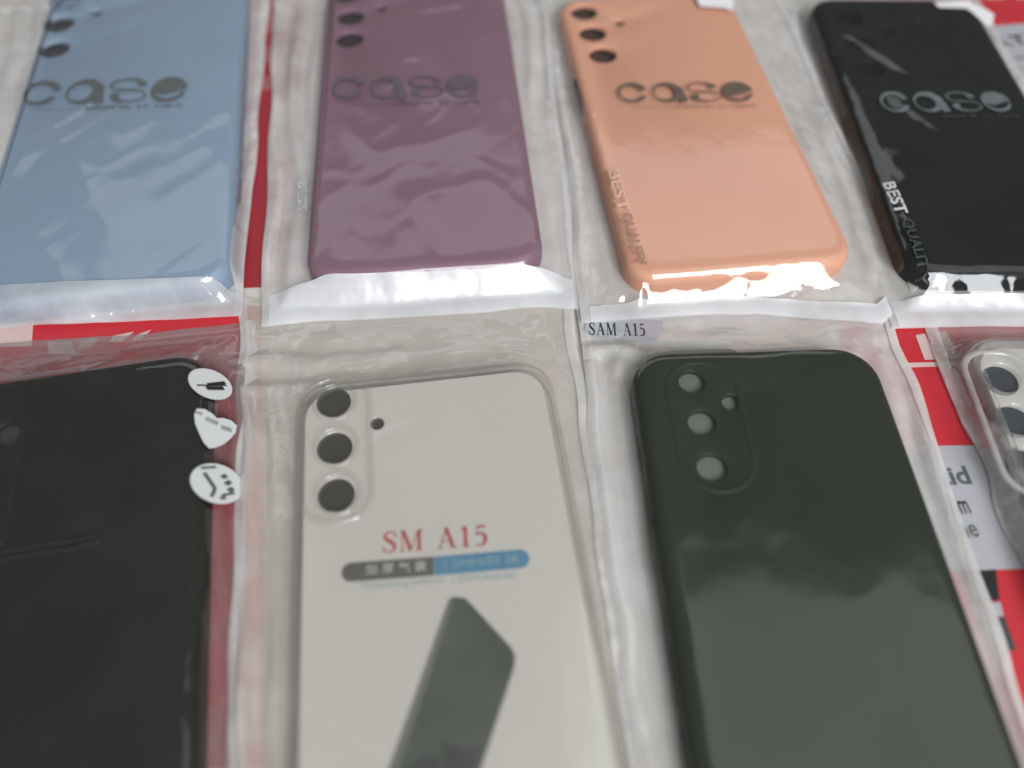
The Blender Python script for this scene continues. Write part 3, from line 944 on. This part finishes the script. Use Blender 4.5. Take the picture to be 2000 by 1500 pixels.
bag_c = Bag([g(-330, 1720, ZF - .0002), g(456, 1720, ZF - .0002), g(502, 632, ZF - .0002), g(-200, 684, ZF - .0002)], ZF - .0002, fc, .0790, .165, TF, 52, loose=1.1, front='clear', back='milky_shaded', creases=46, power=1.3,
            inside=.00012, crinkle=.0003, folds=[(g(-40, 1200, .0115), g(125, 1470, .0115), .0022, .0009), (g(330, 1330, .0115), g(410, 1560, .0115), .0018, .0007)], bumps=[(pa - .017, (pb + pd) / 2, .018, abs(pb - pd) / 2, .0004)])
bag_c.build("see-through bag with three white round badges around the charcoal case", G_BAG)

# badges printed on that bag
zb_ = lambda x, y: g(x, y, ZF + TF)


PL = {}


def badge(name, cx, cy, pts_r, mat, lift):
    c = zb_(cx, cy)
    k = len(pts_r)
    V = [c] + [c + np.array(p) for p in pts_r]
    PL[name + str(cy)] = plane(V, bag_c)
    return drape(name, V, [(0, 1 + i, 1 + (i + 1) % k) for i in range(k)], PL[name + str(cy)], mat, bag_c.o, lift)


def circle(r, n=28, sy=1.0):
    return [(r * math.cos(2 * math.pi * k / n), r * sy * math.sin(2 * math.pi * k / n)) for k in range(n)]


badge("round_badge", 408, 744, circle(.0050, sy=1.12), M['ink_white'], .0003)
shield = [(0, .0046), (.0014, .0056), (.0034, .0060), (.0052, .0050), (.0054, .0024), (.0046, -.0006), (.0034, -.0034), (.0018, -.0056), (.0004, -.0068), (-.0012, -.0056), (-.0028, -.0032), (-.0044, -.0004), (-.0053, .0026), (-.0052, .0050), (-.0034, .0060), (-.0014, .0056)]
badge("shield_badge", 412, 833, [(x * .86, y * .95) for x, y in shield], M['ink_white'], .0003)
badge("round_badge", 417, 934, circle(.0057, sy=1.12), M['ink_white'], .0003)


def strokes(name, key, lst, mat, lift=.0005):
    V, F = [], []
    for (x0, y0, x1, y1, w) in lst:
        v, f = straight((*zb_(x0, y0), *zb_(x1, y1), w))
        k = len(V)
        V += v
        F += [tuple(i + k for i in q) for q in f]
    drape(name, [np.array(v) for v in V], F, PL[key], mat, bag_c.o, lift)


strokes("badge_lines", "round_badge744", [(388, 758, 432, 734, .0005), (404, 748, 430, 730, .0010), (402, 756, 428, 742, .0013)], M['ink_black'])
strokes("badge_lines", "shield_badge833", [(388, 814, 398, 812, .0009), (402, 818, 420, 818, .0014), (424, 822, 440, 820, .0014)], M['ink_silver'])
strokes("badge_lines", "round_badge934", [(393, 915, 416, 903, .0007), (398, 922, 414, 946, .0010), (414, 946, 408, 964, .0008), (424, 920, 432, 913, .0012), (430, 931, 438, 922, .0012), (434, 942, 442, 934, .0012), (424, 955, 444, 942, .0007), (422, 962, 430, 956, .0009)], M['ink_grey'])

# transparent case, far right
fr_ = frame_from_corner(g(1880, 655, ZF + TF), 'tl', -1.0, 0.0790, 0.164, ZF)
ro = thing("phone_case", "frosted transparent phone case over the red card", "phone case", G_CASE)
rh = holes_px(fr_, TF, [(1960, 737, .0058), (1986, 818, .0058), (2010, 906, .0058)])
M['frosted'] = film("frosted_rubber", haze=0.45, f0=0.06, rough=0.12, milk=(.80, .80, .79), bump=.05)
case_shell("shell", fr_, .0790, .164, TF, rh, M['frosted'], ro, RC=.010, rb=.003)
ridge("camera_frame", fr_, [(a + rh[1][0], b + rh[1][1]) for a, b in rrect(.020, .049, .008)], ZF + TF - .0002, .0020, .0006, M['frosted'], ro)
rc_ = thing("insert_card", "white card with dark lens spots inside the frosted transparent case", "card")
slab("sheet", [fr_.w(a, b) for a, b in rrect(.0725, .157, .009)], zc, .0004, M['card_white'], rc_)
for (a, b, r, _) in rh:
    slab("lens_print", [fr_.w(a + .0054 * math.cos(2 * math.pi * k / 28), b + .0054 * math.sin(2 * math.pi * k / 28)) for k in range(28)], zt + .00006, .00003, M['slate'], rc_)
bag_r = Bag([g(2235, 1720, ZF - .0002), g(2800, 1720, ZF - .0002), g(2400, 600, ZF - .0002), g(1806, 640, ZF - .0002)], ZF - .0002, fr_, .0790, .164, TF, 61, loose=1.9, front='clear', back='milky', creases=70, power=1.25, folds=FOLD_R, blur=2)
bag_r.build("crinkled see-through bag around the frosted transparent case", G_BAG)

# ------------------------------------------------------------------ details of the solid cases
def side_slot(fr, W, b0, ln, z, h, mat, parent, name):
    pts = [(-W / 2 - .0003, b0 + s * ln / 2) for s in (-1, 1)]
    V = []
    for dz, dl in ((-h / 2, -.001), (h / 2, -.001)):
        pass
    n = 12
    for k in range(n):
        t = 2 * math.pi * k / n
        ce = abs(math.cos(t)) ** .35 * math.copysign(1, math.cos(t))
        se = abs(math.sin(t)) ** .8 * math.copysign(1, math.sin(t))
        p = fr.w(-W / 2 - .0003, b0 + ln / 2 * ce)
        V.append((p[0], p[1], fr.z0 + z + h / 2 * se))
    for k in range(n):
        t = 2 * math.pi * k / n
        ce = abs(math.cos(t)) ** .35 * math.copysign(1, math.cos(t))
        se = abs(math.sin(t)) ** .8 * math.copysign(1, math.sin(t))
        p = fr.w(-W / 2 + .0006, b0 + ln / 2 * ce)
        V.append((p[0], p[1], fr.z0 + z + h / 2 * se))
    F = [tuple(range(n)), tuple(reversed(range(n, 2 * n)))] + [(i, (i + 1) % n, n + (i + 1) % n, n + i) for i in range(n)]
    return link_mesh(name, V, F, mat, parent, smooth=False)


sa, sb = fe.l(g(1128, 190, ZB + TB * .5))
side_slot(fe, .0795, sb, .022, TB * .52, .0050, M['gap_shade'], eo, "button_slot")
pa_, _ = fp.l(g(838, 550, ZB + TB * .4))
pp = fp.w(pa_, -.0910)
n = 16
V = []
for off in (-.00015, .0008):
    for k in range(n):
        t = 2 * math.pi * k / n
        p = fp.w(pa_ + .0056 * math.cos(t), -.0910 + off)
        V.append((p[0], p[1], fp.z0 + TB * .45 + .0018 * math.sin(t)))
link_mesh("port_opening", V, [tuple(range(n)), tuple(range(n, 2 * n))] + [(i, (i + 1) % n, n + (i + 1) % n, n + i) for i in range(n)], M['gap_shade'], po, smooth=False)


# ------------------------------------------------------------------ stickers on the bags
def sticker(bag, pts_px, z, body, p0, p1, h, mat='sticker_white'):
    pts = [g(x, y, z) for x, y in pts_px]
    # fine grid over the outline so that it follows the film
    zf = plane(pts, bag)
    if body:                                                    # under the sheet, on the bag's back
        zf = flat(ZF + .0016)
    if body is None:                                            # lies level on the case
        top = max(bag.height(p) for p in pts)
        zf = flat(top)
    o = drape("label_sticker", pts, [tuple(range(len(pts)))], zf, M[mat], bag.o, .0003)
    if body:
        V, F = serif_text(body, .16)
        t = drape("sticker_lettering", place(V, g(*p0, z), g(*p1, z), h), F, zf, M['ink_black'], bag.o, .0004)
        t.parent = o
    return o


sticker(bag_d, [(1142, 640), (1160, 650), (1200, 657), (1240, 662), (1285, 661), (1294, 640), (1296, 610), (1150, 610)], ZF + .003, "SAM A15", (1152, 651), (1262, 653), .0054, 'sticker')
sticker(bag_e, [(1362, 12), (1366, 20), (1412, 23), (1428, 28), (1432, 10), (1425, -16), (1350, -18)], ZB + TB, None, None, None, 0)
sticker(bag_k, [(1822, 8), (1832, 18), (1885, 20), (1895, 26), (1928, 56), (1936, 52), (1940, 32), (1925, 22), (1900, 12), (1890, 4)], ZB + TB, None, None, None, 0)
